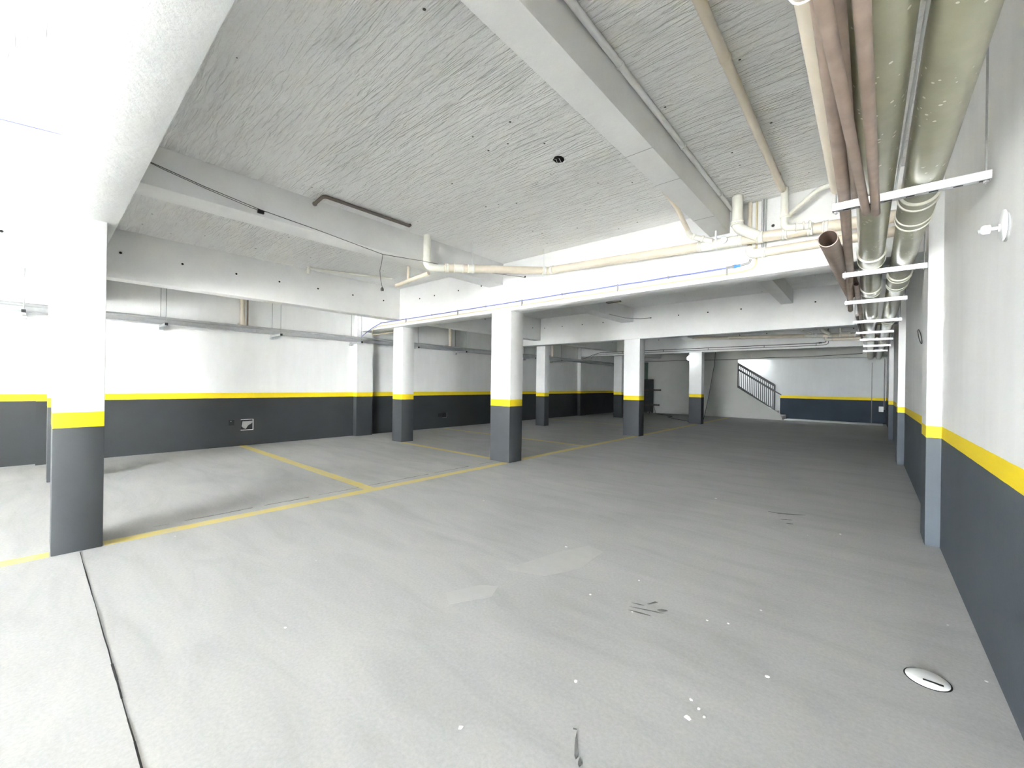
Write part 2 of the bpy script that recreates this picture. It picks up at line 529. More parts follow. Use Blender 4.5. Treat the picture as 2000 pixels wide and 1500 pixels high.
RP, LP = 'pilasters on the right wall', 'pilasters on the left wall'
pilaster(0.367, XR, 5.08, 5.50, 'wall_right', 'nearest pilaster on the right wall, glaring white above its yellow band', RP)
pilaster(0.367, XR, 10.15, 10.57, 'wall_right', 'second pilaster along the right wall, behind the glaring one', RP)
pilaster(0.367, XR, 15.12, 15.54, 'wall_right', 'farthest pilaster on the right wall, next to the stair wall', RP)
pilaster(XL, -9.65, -0.02, 0.43, 'wall_left', 'left wall pilaster beside the nearest column, at the left edge', LP)
pilaster(XL, -9.65, 5.20, 5.64, 'wall_left', 'left wall pilaster where the blue and yellow cables leave the tray', LP)
pilaster(XL, -9.65, 10.45, 10.88, 'wall_left', 'left wall pilaster hidden behind the second lane column', LP)
pilaster(XL, -9.65, 15.68, 16.18, 'wall_left', 'left wall pilaster in the dark far corner, with a pale edge', LP)

# ------------------------------------------------------------------ beams
CB = 'deep cross beams'
def cross_beam(y0, y1, label, dots=(), zb=BB, mat='beam'):
    b = B(); box(b.bm, XL, XR, y0, y1, zb, H, bev=0.006)
    for x in dots:
        disc(b.bm, (x, y0 + 0.001, 3.135), (0, -1, 0), 0.016, 1)
    tag(b.build('cross_beam', [mat, 'hole'], origin=((XL + XR) / 2, (y0 + y1) / 2, zb)), label, 'beam', CB)

cross_beam(0.10, 0.415, 'rough white cross beam overhead on the nearest column', zb=2.602, mat='darkened_beam')
cross_beam(-5.20, -4.88, 'white cross beam out of view behind the camera, towards the entrance')
cross_beam(5.29, 5.62, 'bright white cross beam that carries the cream drain pipe and the blue cable',
           (-8.40, -7.23, -6.74, -6.01, -5.38, -4.35, -3.6, -0.83))
cross_beam(10.50, 10.82, 'shaded cross beam behind the bright one, with a row of black holes',
           (-7.80, -7.14, -6.43, -5.75, -4.36, -3.65, -2.96, -2.25, -0.88))
cross_beam(15.72, 16.02, 'farthest cross beam, with dark cables along it above the bulb', (-6.9, -6.2, -4.2, -3.4, -2.6, -1.0, -.4))

bays = [(-4.88, 0.10), (0.415, 5.29), (5.62, 10.50), (10.82, 15.72), (16.02, Y1)]
where = ['in the glaring bay left of the nearest column', 'in the near bay', 'in the second bay, behind the bright cross beam', 'in the third bay', 'in the last bay before the stair wall']
for i, (ya, yb) in enumerate(bays):
    b = B(); box(b.bm, -8.22, -7.96, ya, yb, 2.752, H, bev=0.005)
    if i == 1:
        ds = (0.74, 1.43, 2.14, 2.80, 3.48, 4.18, 4.88)
    else:
        ds = [yb - 0.41 - 0.70 * k for k in range(6)]
    for y in ds:
        disc(b.bm, (-7.961, y, 3.115), (1, 0, 0), 0.016, 1)
    tag(b.build('edge_beam', ['beam', 'hole'], origin=(-8.09, (ya + yb) / 2, 2.75)), 'long beam with a row of black holes near the left wall, ' + where[i], 'beam', 'holed edge beams')
    b = B(); box(b.bm, -5.17, -4.84, ya, yb, 3.07, H, bev=0.005)
    tag(b.build('lane_beam', 'beam', origin=(-5.0, (ya + yb) / 2, 3.07)), 'shallow white beam along the lane column line ' + where[i], 'beam', 'lane beams')
    b = B(); box(b.bm, -1.478, -1.262, ya, yb, 3.15, H, bev=0.004)
    if i == 1:
        for y in (3.02, 3.62, 4.65):
            box(b.bm, -1.478, -1.262, y, y + 0.004, 3.1485, 3.1495, 1)
    tag(b.build('ceiling_beam', ['beam', 'midgrey'], origin=(-1.37, (ya + yb) / 2, 3.15)), 'narrow white ceiling beam right of the lane ' + where[i], 'beam', 'narrow ceiling beams')

# conduit tucked along the top of the near ceiling beam
t = thing('conduit', (-1.235, 2.5, H - 0.03), 'white painted conduit along the top of the near ceiling beam', 'conduit')
b = B(); tube(b.bm, [(-1.236, 0.42, 3.408), (-1.236, 5.28, 3.408)], 0.022); b.build('tube', 'beam', t)
for y in (2.42, 3.6, 4.75):
    b = B(); lathe(b.bm, (-1.236, y, 3.408), (0, 1, 0), [(0, .028), (.02, .028)], 14); b.build('clip', 'beam', t)

# ------------------------------------------------------------------ ceiling hole with loose wires
t = thing('ceiling_opening', (-2.205, 3.15, H), 'ragged black hole in the ceiling with loose wire ends', 'hole')
b = B()
pts = []
for i in range(12):
    a = 2 * math.pi * i / 12
    k = 1 + random.uniform(-.12, .12)
    pts.append((-2.205 + .052 * k * math.cos(a), 3.15 + .06 * k * math.sin(a)))
vs = [b.bm.verts.new((x, y, H - 0.002)) for x, y in pts]; b.bm.faces.new(vs)
vs2 = [b.bm.verts.new((x, y, H - 0.0002)) for x, y in pts]
for i in range(12): b.bm.faces.new((vs[i], vs[(i + 1) % 12], vs2[(i + 1) % 12], vs2[i]))
b.build('cavity', 'hole', t)
for p in ([(-2.23, 3.12, 3.437), (-2.20, 3.10, 3.42), (-2.24, 3.19, 3.41)], [(-2.19, 3.13, 3.437), (-2.185, 3.16, 3.41), (-2.19, 3.21, 3.40)]):
    b = B(); tube(b.bm, p, 0.0025, 6); b.build('wire', 'plastic', t)
b = B(); tube(b.bm, [(-2.20 + .05 * math.cos(a), 3.16 + .055 * math.sin(a), 3.434) for a in (0, .5, 1, 1.5, 2, 2.5)], 0.006, 8); b.build('broken_edge', 'slab', t)

# brown conduit on the ceiling left
b = B(); P = [(-4.84, 2.06, 3.385), (-4.70, 2.06, 3.40), *arc((-4.60, 2.06, 3.408), (-4.70, 2.06, 3.4), (-4.60, 3.0, 3.41), .05), (-4.60, 3.18, 3.412), (-4.60, 3.20, 3.43)]
t = thing('conduit', (-4.6, 2.6, 3.39), 'dark brown L-shaped conduit under the ceiling beside the lane beam', 'conduit')
tube(b.bm, P, 0.019, 12); b.build('tube', 'pvc_dark', t)
b = B(); lathe(b.bm, (-4.835, 2.06, 3.384), (1, 0, 0), [(0, .026), (.012, .026)], 14); b.build('end_ring', 'midgrey', t)

# ------------------------------------------------------------------ right-hand pipe rack
hang = [(1.15, -.18, .44), (3.13, -.186, .445), (5.06, -.215, .358), (6.70, -.261, .312), (8.70, -.225, .348), (10.40, -.228, .306), (11.90, -.19, .348), (13.65, -.16, .358), (15.45, -.19, .336)]
names = ['just above the photo frame', 'nearest in view, by the lamp holder', 'second in view, reaching the pilaster',
         'third in view, near the cut brown pipe', 'fourth in view', 'fifth in view, dull and shaded', 'sixth in view', 'seventh in view', 'farthest in view']
for (y, xa, xb), nm in zip(hang, names):
    top = H
    for q0, q1 in ((0.10, 0.415), (5.29, 5.62), (10.5, 10.82), (15.72, 16.02)):
        if q0 <= y <= q1: top = BB
    t = thing('pipe_hanger', ((xa + xb) / 2, y, 2.41), 'zinc strut hanger under the large pipes, ' + nm, 'hanger', 'strut hangers under the right-hand pipes')
    b = B()
    box(b.bm, xa, xb, y - 0.020, y + 0.020, 2.412, 2.455)
    for z in (2.420, 2.434, 2.447):                              # rolled ribs on the face
        box(b.bm, xa, xb, y - 0.0235, y - 0.0195, z - 0.004, z + 0.004)
    k = int((xb - xa) / 0.09)
    for i in range(k):                                           # slots in the underside
        x = xa + 0.05 + i * 0.09
        box(b.bm, x, x + 0.035, y - 0.006, y + 0.006, 2.4105, 2.4122, 1)
    b.build('channel', ['zinc', 'hole'], t)
    for x in (xa + 0.018, xb - 0.018):
        rb = B(); tube(rb.bm, [(x, y, 2.395), (x, y, top)], 0.0045, 8); r = rb.build('threaded_rod', 'rod', t)
        nb = B(); lathe(nb.bm, (x, y, 2.400), (0, 0, 1), [(0, .011), (.010, .011)], 6); nb.build('nut', 'zinc', r)

def big_pipe(path, r, collars, label):
    def at(y):
        for (ya, xa), (yb, xb) in zip(path, path[1:]):
            if y <= yb: return xa + (xb - xa) * (y - ya) / (yb - ya)
    z = 2.4555 + r; x = at(5)
    t = thing('drain_pipe', (x, 8, z - r), label, 'pipe', 'two large drain pipes under the ceiling')
    b = B(); tube(b.bm, [(px, py, z) for py, px in path], r, 40); b.build('pipe', 'pvc_green', t)
    for ya, yb in collars:
        x = at((ya + yb) / 2)
        b = B(); lathe(b.bm, (x, ya, z), (0, 1, 0), [(0, r + .001), (0.003, r + .007), (yb - ya - .003, r + .007), (yb - ya, r + .001)], 40)
        c = b.build('coupling', 'pvc_green', t)
        for y in (ya, ya + .11, yb - .11, yb) if yb - ya > .3 else (ya, yb):
            b = B(); lathe(b.bm, (x, y - .012, z), (0, 1, 0), [(0, r + .006), (.004, r + .013), (.020, r + .013), (.024, r + .006)], 40)
            b.build('lip', 'ring', c)
    return t
big_pipe([(-2.6, .056), (1, .021), (5.2, -.012), (9, -.020), (20.49, -.020)], .087, [(4.72, 5.02), (6.28, 6.56), (8.85, 9.15), (12.6, 12.8)], 'large grey-green drain pipe, left of the pair, farther from the wall')
big_pipe([(-2.6, .208), (20.49, .208)], .0845, [(3.42, 3.95), (5.70, 6.30), (9.30, 9.55), (13.0, 13.2)], 'large grey-green drain pipe, right of the pair, beside the white wall')

def loose(name, pts, r, mat, label, group=None, hol=False):
    b = B()
    if hol: hollow(b.bm, pts, r, max(.003, r * .09))
    else: tube(b.bm, pts, r, 22)
    return tag(b.build(name, mat), label, 'pipe', group)
BP = 'brown pipes stored on the strut hangers'
loose('brown_pipe', [(-.105, -1.0, 2.485), (-.129, 3.05, 2.485), (-.150, 4.2, 2.485), (-.163, 5.2, 2.485), (-.190, 5.9, 2.485), (-.213, 6.75, 2.485), (-.232, 7.65, 2.483)], .029, 'pvc_brown',
      'long brown pipe along the hangers, its angled cut end hanging past the third', BP)
loose('cream_pipe', [(-.150, -1.0, 2.556), (-.157, 3.14, 2.556)], .041, 'pvc_cream', 'cream pipe at the left edge of the stored bundle, top right of the photo')
loose('brown_pipe', [(-.142, -.9, 2.388), (-.108, 1.37, 2.390), (-.031, 3.19, 2.391)], .020, 'pvc_brown', 'thin brown pipe slung under the nearest hanger, left of two loose ends', BP)
loose('brown_pipe', [(-.062, -.9, 2.389), (-.031, 1.37, 2.390), (.012, 3.245, 2.391)], .020, 'pvc_brown', 'thin brown pipe slung under the nearest hanger, right of two loose ends', BP)
loose('brown_pipe', [(-.081, -1.0, 2.4725), (-.081, 3.15, 2.4725)], .017, 'pvc_brown', 'dark brown pipe resting on the nearest hanger behind the two loose ones', BP)
loose('open_pipe', [(-.253, 3.85, 2.467), (-.232, 5.6, 2.545), (-.208, 6.95, 2.595)], .062, 'pvc_brown', 'wide brown pipe with its dark open mouth towards the camera', BP, True)
loose('open_pipe', [(-.190, 4.5, 2.555), (-.150, 5.6, 2.56), (-.140, 6.2, 2.565)], .019, 'pvc_brown', 'small open-ended brown pipe just right of the wide open pipe mouth', BP, True)
loose('open_pipe', [(-.131, 5.78, 2.482), (-.128, 8.0, 2.482), (-.118, 11.3, 2.482)], .025, 'pvc_brown', 'open-ended brown pipe that starts between the second and third hangers', BP, True)
loose('brown_pipe', [(-.172, 8.2, 2.475), (-.16, 12.2, 2.475)], .018, 'pvc_dark', 'dark thin pipe on the far hangers', BP)
b = B(); tube(b.bm, [(.122, -.6, 2.4605), (.113, 1.64, 2.4605), (.090, 3.125, 2.4605)], .0052, 10)
tag(b.build('steel_rod', 'rod'), 'loose galvanised rod lying in the gap between the two large drain pipes', 'rod')
b = B(); tube(b.bm, [(-.125 + .052 * math.cos(a), 1.31 + .01 * math.sin(a * 2), 2.405 + .040 * math.sin(a)) for a in [2 * math.pi * i / 20 for i in range(21)]], .003, 8)
tag(b.build('wire_tie', 'ring'), 'pale wire loop tied round a stored brown pipe at the top edge', 'wire')

# ------------------------------------------------------------------ cream drain run along the bright beam
def collar(t, p, ax, r, L=.05, mat='pvc_white'):
    ax = Vector(ax).normalized()
    p = Vector(p) - ax * L / 2
    b = B(); lathe(b.bm, p, ax, [(0, r + .001), (.004, r + .008), (.016, r + .008), (.020, r + .004), (L - .020, r + .004), (L - .016, r + .008), (L - .004, r + .008), (L, r + .001)], 28)
    return b.build('coupling', mat, t)

def drain_run(dy, shade, labels):
    """the plumbing hung on the front of a cross beam; dy moves it from bay to bay"""
    o = lambda x, y, z: Vector((x, y + dy, z))
    t = thing('drain_run', o(-1.5, 5.15, 2.85), labels[0], 'pipe', 'cream drain runs')
    R = .056
    if shade == 0:
        b = B(); tube(b.bm, [o(-4.765, 3.60, 3.44), o(-4.765, 3.60, 3.10)], .050, 24); b.build('riser', 'pvc_white', t)
        b = B(); tube(b.bm, [o(-4.765, 3.60, 3.12), *arc(o(-4.765, 3.60, 2.985), o(-4.765, 3.6, 3.2), o(-3.79, 5.12, 3.10), .10, 8), o(-4.64, 3.795, 3.0)], .054, 24); b.build('elbow', 'pvc_white', t)
        a, c = o(-4.64, 3.795, 3.000), o(-3.79, 5.115, 3.105)
        d = (c - a).normalized()
        b = B(); tube(b.bm, [a, c], R, 24); b.build('diagonal_pipe', 'pvc_cream', t)
        collar(t, a + d * .05, d, R, .05); collar(t, a + d * .22, d, R, .14); collar(t, a + d * .40, d, R, .10)
        collar(t, c - d * .04, d, R, .06)
        b = B(); tube(b.bm, [o(-4.72, 3.60, 2.90), o(-5.52, 3.60, 2.84)], .028, 18); b.build('branch_pipe', 'pvc_cream', t)
        b = B(); tube(b.bm, [o(-5.25, 3.63, 3.44), o(-5.25, 3.63, 2.95), *arc(o(-5.25, 3.63, 2.86), o(-5.25, 3.63, 3), o(-5.4, 3.63, 2.86), .03)], .024, 16); b.build('branch_riser', 'pvc_cream', t)
        for q in ((a + d * .42, 3.44), (c - d * .04, 3.44)):
            b = B(); tube(b.bm, [q[0] + Vector((0, 0, R)), q[0] + Vector((0, 0, .45 if q[0].z < 3.03 else .33))], .006, 8)
            lathe(b.bm, q[0] - d * .008, d, [(0, R + .010), (.016, R + .010)], 24)
            b.build('hanger_strap', 'plastic', t)
    x0 = -3.80 if shade == 0 else -5.1
    s = lambda x: 3.110 - (x + 3.79) * .0418                     # the fall of the run
    if shade: s = lambda x: 3.10 - (x + 5.0) * .036
    m0, m1 = o(x0, 5.150, s(x0)), o(.33, 5.155, s(.33))
    ax = (m1 - m0).normalized()
    b = B(); tube(b.bm, [m0, m1], R, 28); b.build('main_pipe', 'pvc_cream', t)
    at = lambda x: m0 + (m1 - m0) * ((x - x0) / (.33 - x0))
    b = B(); tube(b.bm, [at(-1.53), at(-1.10)], R + .003, 28); b.build('wye_body', 'pvc_white', t)
    for x, L in ((-3.70, .05), (-1.55, .05), (-1.13, .06), (-.93, .07), (-.70, .05), (-.48, .05), (-.36, .05)):
        collar(t, at(x), ax, R, L)
    b = B(); lathe(b.bm, at(-1.275) + Vector((0, -R - .022, .012)), (0, 1, 0), [(0, .034), (.004, .038), (.022, .038), (.05, .032)], 24); b.build('cleanout_cap', 'plastic', t)
    b = B(); box(b.bm, at(-1.365).x - .009, at(-1.365).x + .009, 5.098 + dy, 5.118 + dy, 3.00, 3.15)
    lathe(b.bm, at(-1.362) - ax * .01, ax, [(0, R + .008), (.02, R + .008)], 24); b.build('hanger_strap', 'plastic', t)
    # grey riser and its bend
    b = B(); tube(b.bm, [o(-1.125, 5.02, 3.44), *arc(o(-1.125, 5.02, 3.10), o(-1.125, 5.02, 3.3), o(-.93, 5.12, 2.99), .06, 6), o(-.95, 5.11, 3.00)], .056, 26)
    b.build('riser', 'pvc_white', t); collar(t, o(-1.125, 5.02, 3.15), (0, 0, 1), .056, .05)
    # small branch beside the ceiling beam
    b = B(); tube(b.bm, [o(-1.66, 4.30, 3.41), *arc(o(-1.655, 4.62, 3.36), o(-1.66, 4.3, 3.41), o(-1.63, 4.98, 3.165), .1), o(-1.63, 4.98, 3.165)], .026, 18); b.build('branch_pipe', 'pvc_cream', t)
    b = B(); tube(b.bm, [o(-1.635, 4.955, 3.178), *arc(o(-1.625, 5.03, 3.125), o(-1.635, 4.9, 3.2), o(-1.40, 5.10, 3.03), .04), o(-1.40, 5.10, 3.035)], .030, 18); b.build('branch_elbow', 'pvc_white', t)
    d2 = o(-1.40, 5.10, 3.035) - o(-1.625, 5.03, 3.125)
    collar(t, o(-1.59, 5.04, 3.112), d2, .030, .03); collar(t, o(-1.50, 5.069, 3.076), d2, .030, .03)
    # ceiling pipe, drop and elbow into the run
    ya = -1.2 if shade == 0 else 5.63 - 0.0
    b = B(); tube(b.bm, [(-.700, ya if shade == 0 else 10.83, 3.385), (-.700, 4.97 + dy, 3.375)], .030, 20); b.build('ceiling_pipe', 'pvc_cream', t, label='cream pipe under the ceiling')
    for y in (2.75, 4.62) if shade == 0 else (13.0,):
        b = B(); lathe(b.bm, (-.700, y, 3.382), (0, 1, 0), [(0, .031), (.004, .035), (.03, .035), (.034, .031)], 20); b.build('joint_ring', 'pvc_cream', t)
    b = B(); tube(b.bm, [o(-.690, 5.03, 3.41), o(-.690, 5.03, 3.10), *arc(o(-.690, 5.03, 3.00), o(-.69, 5.03, 3.2), o(-.5, 5.08, 2.985), .05, 6), o(-.47, 5.09, 2.985)], .034, 22); b.build('drop_pipe', 'pvc_white', t)
    for x in (-.60, -.54, -.49):
        b = B(); lathe(b.bm, o(x, 5.055, 2.992), (1, .25, 0), [(0, .035), (.003, .041), (.015, .041), (.018, .035)], 20); b.build('joint_ring', 'pvc_white', t)
    collar(t, o(-.690, 5.03, 3.12), (0, 0, 1), .034, .03)
    b = B(); tube(b.bm, [o(-.665, 5.08, 3.13), *arc(o(-.42, 5.10, 3.34), o(-.665, 5.08, 3.13), o(-.2, 5.1, 3.37), .05), o(-.21, 5.10, 3.365)], .024, 18); b.build('wye_branch', 'pvc_white', t)
    # lower pipe
    t2 = thing('drain_pipe', o(-.4, 5.22, 2.78), labels[1], 'pipe', 'lower drain pipes')
    b = B(); tube(b.bm, [o(-.96, 5.225, 2.842), o(.33, 5.225, 2.822)], .047, 24); b.build('pipe', 'pvc_cream', t2)
    b = B(); tube(b.bm, [o(-1.035, 5.225, 2.915), *arc(o(-1.035, 5.225, 2.842), o(-1.035, 5.225, 2.93), o(-.9, 5.225, 2.842), .06, 8), o(-.93, 5.225, 2.842)], .051, 24); b.build('elbow', 'pvc_white', t2)
    collar(t2, o(-.91, 5.225, 2.841), (1, 0, 0), .047, .05)
    return t
drain_run(0, 0, ('cream drain run with risers and couplings along the bright cross beam', 'lower cream drain pipe with an elbow, right part of the bright cross beam'))
drain_run(10.42, 1, ('dim cream drain run on the farthest cross beam', 'dim lower drain pipe on the farthest cross beam'))

# tubes and conduit that come down behind the riser
for x, r, m, lab, zb in ((-1.05, .022, 'pvc_cream', 'flat cream tube behind the big white riser', 2.95),
                         (-.925, .012, 'zinc', 'thin silver conduit right of the big white riser', 2.90), (-.895, .008, 'rod', 'thinner steel conduit at the far right of the tubes by the riser', 2.90)):
    b = B(); tube(b.bm, [(x, 5.265, 3.44), (x, 5.265, zb)], r, 14)
    tag(b.build('conduit', m), lab, 'conduit', 'conduits behind the riser')

# ------------------------------------------------------------------ blue and yellow lines on the beams
def cable_pair(dy, labels, mats, left=True):
    Yc = 5.279 + dy
    t = thing('service_cable', (-5, Yc, 2.73), labels[0], 'cable', 'upper cables on the cross beams')
    xs = [-8.7, -7.7, -6.8, -6.0, -5.25, -4.4, -3.6, -2.67, -1.97, -1.285]
    pts = []
    for i, x in enumerate(xs):
        pts.append((x, Yc, 2.745))
        if i < len(xs) - 1: pts.append(((x + xs[i + 1]) / 2, Yc, 2.741))
    lead = [(-9.62, Yc + .02, 2.49), (-9.35, Yc - .01, 2.56), (-9.05, Yc - .01, 2.66)]
    b = B(); tube(b.bm, lead + pts, .0095, 10); b.build('cable', mats[0], t)
    for i, x in enumerate(xs):
        z0 = 2.66 if i % 2 else 2.728
        b = B(); box(b.bm, x - .008, x + .008, Yc - .013, Yc + .011, z0, 2.760, bev=.002); b.build('clip', 'greyc', t)
    b = B(); lathe(b.bm, (-1.28, Yc, 2.746), (1, 0, .03), [(0, .014), (.05, .016), (.055, .020), (.075, .020)], 14); b.build('coupling', 'greyc', t)
    b = B(); lathe(b.bm, (-1.21, Yc, 2.748), (1, 0, .03), [(0, .020), (.02, .020), (.024, .016), (.065, .016)], 14); b.build('connector', mats[2], t)
    b = B(); tube(b.bm, [(-1.15, Yc, 2.751), *arc((-1.045, Yc, 2.762), (-1.15, Yc, 2.751), (-1.045, Yc, 2.9), .03), (-1.045, Yc, 2.80)], .013, 12); b.build('grey_tail', 'greyc', t)
    t = thing('service_cable', (-5, Yc, 2.66), labels[1], 'cable', 'lower cables on the cross beams')
    pts = [(-9.18, Yc + .05, 2.50), (-9.10, Yc, 2.585), (-9.0, Yc, 2.645), (-8.8, Yc, 2.675)]
    for x in xs[1:]: pts.append((x, Yc, 2.672))
    pts += [(-1.12, Yc, 2.676), *arc((-.985, Yc, 2.70), (-1.12, Yc, 2.676), (-.985, Yc, 2.9), .06), (-.985, Yc, 3.0), (-.985, Yc, 3.44)]
    b = B(); tube(b.bm, pts, .0095, 10); b.build('cable', mats[1], t)
    if left:
        b = B(); tube(b.bm, [(-9.16, 5.34, 2.50), (-9.05, 5.50, 2.535), (-8.85, 5.60, 2.56), (-8.62, 5.66, 2.585)], .009, 8); b.build('loose_tail', mats[1], t)
cable_pair(0, ('thin blue cable clipped along the bright cross beam, with a blue connector', 'thin yellow-cream cable just under the blue one on the bright beam'), ('blue', 'yellowc', 'cyan'))
cable_pair(10.43, ('dark cable clipped along the farthest cross beam', 'lower dark cable on the farthest cross beam'), ('rubber', 'greyc', 'rubber'), False)

# hanging wires near the lane beam
b = B()
A = [(-4.80, .42, 3.30), (-4.80, .64, 3.256), (-4.80, 1.02, 3.188), (-4.80, 1.50, 3.124), (-4.80, 2.08, 3.085), (-4.80, 2.92, 3.012), (-4.70, 3.45, 3.035), (-4.60, 4.2, 3.06), (-4.35, 5.28, 3.125)]
t = thing('hanging_wire', (-4.8, 2.0, 3.0), 'pair of thin black wires strung from the overhead beam along the lane beam', 'wire')
tube(b.bm, A, .0035, 8); b.build('wire', 'rubber', t)
b = B(); tube(b.bm, [(-4.80, .42, 3.30), (-4.79, .72, 3.225), (-4.79, 1.05, 3.165), (-4.79, 1.42, 3.112), (-4.80, 1.56, 3.118)], .003, 8); b.build('wire', 'rubber', t)
b = B(); box(b.bm, -4.815, -4.785, 1.47, 1.53, 3.085, 3.12, bev=.004); b.build('connector', 'black', t)
b = B(); tube(b.bm, [(-4.79, -4.0, 3.10), (-4.79, -1.5, 3.07), (-4.79, -.55, 3.19), (-4.79, .10, 3.25)], .004, 8)
tag(b.build('hanging_wire', 'blue'), 'bluish wire crossing the glaring bay at the left edge', 'wire')
t = thing('lamp_holder', (-4.80, 2.92, 2.52), 'small black lamp socket dangling on a wire in front of the edge beam', 'lamp holder')
b = B(); tube(b.bm, [(-4.80, 2.92, 3.012), (-4.805, 2.91, 2.90), (-4.83, 2.90, 2.80), (-4.82, 2.91, 2.68), (-4.80, 2.92, 2.585)], .003, 8); b.build('wire', 'rubber', t)
b = B(); lathe(b.bm, (-4.80, 2.92, 2.53), (0, 0, 1), [(0, .014), (.012, .020), (.035, .020), (.05, .010), (.058, .006)], 14); b.build('socket', 'black', t)
b = B(); lathe(b.bm, (-4.80, 2.92, 2.521), (0, 0, 1), [(0, .017), (.009, .017)], 14); b.build('rim', 'plastic', t)
b = B(); tube(b.bm, [(-4.88, 9.0, 3.10), (-4.7, 9.7, 3.06), (-4.5, 10.2, 3.09), (-4.36, 10.49, 3.135)], .006, 8)
tag(b.build('hanging_wire', 'greyc'), 'grey wire sagging to a hole in the shaded second cross beam', 'wire')
b = B(); box(b.bm, -3.02, -2.80, 5.59, 5.66, 2.588, 2.609, bev=.004)
tag(b.build('cable_duct', 'black'), 'short black strip under the back edge of the bright cross beam', 'cable duct')
b = B(); lathe(b.bm, (-7.72, 3.2, 3.44), (0, 0, -1), [(0, .045), (.03, .045), (.03, .028), (.14, .028)], 16); tube(b.bm, [(-7.72, 3.2, 3.40), (-7.5, 3.9, 3.41), (-7.2, 4.6, 3.41)], .02, 10)
tag(b.build('pipe_stub', 'pvc_white'), 'short white pipe stub under the ceiling beyond the lane beam', 'pipe')

# ------------------------------------------------------------------ cable tray on the left wall
t = thing('cable_tray', (-9.58, 8, 2.33), 'zinc cable tray running the length of the left wall', 'cable tray')
b = B()
for x0, x1, z0, z1 in ((-9.645, -9.45, 2.330, 2.335), (-9.455, -9.450, 2.330, 2.395), (-9.645, -9.64, 2.33, 2.395)):
    box(b.bm, x0, x1, Y0 + .1, 20.2, z0, z1)
box(b.bm, -9.463, -9.446, Y0 + .1, 20.2, 2.388, 2.398)
b.build('tray', 'zinc', t)
for y in (0.35, 2.9, 6.0, 9.0, 12.0):
    b = B(); box(b.bm, -9.449, -9.443, y, y + .06, 2.334, 2.386); b.build('joint_plate', 'zinc_dull', t)
b = B(); tube(b.bm, [(-9.50, Y0 + .1, 2.425), (-9.50, 20.2, 2.425)], .031, 16)
tag(b.build('conduit', 'zinc_dull'), 'dull grey conduit lying in the left wall cable tray', 'conduit')
bn = ['at the left edge of the photo', 'first right of the nearest column', 'second right of the nearest column', 'where the blue and yellow cables leave',
      'just right of the slim column', 'midway between the slim and second lane columns', 'hidden by the second lane column', 'right of the second lane column', 'farthest, in the dark corner']
for y, nm in zip((-.15, 1.45, 3.30, 5.10, 6.75, 8.50, 10.2, 11.9, 13.6), bn):
    t = thing('tray_bracket', (-9.5, y, 2.28), 'bracket under the left cable tray, ' + nm, 'bracket', 'brackets under the left cable tray')
    b = B(); box(b.bm, XL, -9.24, y - .02, y + .02, 2.288, 2.329); b.build('channel', 'zinc_dull', t)
    b = B(); box(b.bm, -9.2405, -9.232, y - .022, y + .022, 2.286, 2.331); b.build('end_cap', 'black', t)
    b = B(); box(b.bm, XL, -9.70, y - .03, y + .03, 2.245, 2.287); b.build('foot', 'zinc', t)
    for x in (-9.27, -9.76):
        b = B(); tube(b.bm, [(x, y, 2.33), (x, y, 3.44 if not 5.05 < y < 5.7 else 3.44)], .006, 8); b.build('threaded_rod', 'rod', t)

for y, lab in ((2.70, 'cream pipe dropping to the left tray, in the near bay'), (8.17, 'cream pipe dropping to the left tray, behind the slim column bay'), (13.5, 'cream pipe dropping to the left tray in the dark bay'), (-2.7, 'cream pipe dropping to the left tray beyond the left edge')):
    t = thing('wall_pipe', (-9.62, y, 2.46), lab, 'pipe', 'cream pipes dropping to the left tray')
    b = B(); tube(b.bm, [(-9.62, y, 3.44), (-9.62, y, 2.56), *arc((-9.62, y, 2.475), (-9.62, y, 2.6), (-9.79, y, 2.475), .05), (-9.79, y, 2.475)], .047, 20); b.build('pipe', 'pvc_cream', t)
    b = B(); tube(b.bm, [(-9.68, y + .11, 3.44), (-9.68, y + .11, 2.46)], .016, 12); b.build('thin_pipe', 'pvc_brown', t)

# wall boxes low on the left wall
t = thing('outlet_box', (XL, 2.585, .42), 'small black open outlet box low on the left wall, beside a larger one', 'outlet box', 'open boxes on the left wall')
b = B(); box(b.bm, XL, XL + .004, 2.535, 2.635, .43, .54); b.build('recess', 'hole', t)
b = B(); lathe(b.bm, (XL + .004, 2.575, .512), (1, 0, 0), [(0, .010), (.005, .010)], 10); b.build('wire_end', 'greyc', t)
t = thing('outlet_box', (XL, 2.86, .31), 'larger open wiring box with pale plaster inside, low on the left wall', 'outlet box', 'open boxes on the left wall')
b = B(); box(b.bm, XL, XL + .003, 2.755, 2.975, .325, .535); b.build('recess', 'hole', t)
b = B()
for q in ((2.75, 2.98, .315, .327), (2.967, 2.98, .327, .54), (2.75, 2.967, .533, .542)): box(b.bm, XL, XL + .008, q[0], q[1], q[2], q[3])
b.build('frame', 'plastic', t)
b = B()
vs = [b.bm.verts.new((XL + .006, y, z)) for y, z in ((2.765, .40), (2.80, .36), (2.84, .34), (2.88, .41), (2.955, .46), (2.96, .505), (2.88, .50), (2.82, .50), (2.78, .50))]
b.bm.faces.new(vs)
v2 = [b.bm.verts.new((XL + .001, v.co.y, v.co.z)) for v in vs]
for i in range(len(vs)): b.bm.faces.new((vs[i], vs[(i + 1) % 9], v2[(i + 1) % 9], v2[i]))
b.build('plaster_lump', 'step', t)
t = thing('outlet_box', (XL, 8.05, .30), 'open black outlet box with a pale rim, on the left wall behind the slim column', 'outlet box', 'open boxes on the left wall')
b = B(); box(b.bm, XL, XL + .004, 7.90, 8.03, .34, .44); box(b.bm, XL, XL + .004, 8.05, 8.20, .31, .45); b.build('recess', 'hole', t)
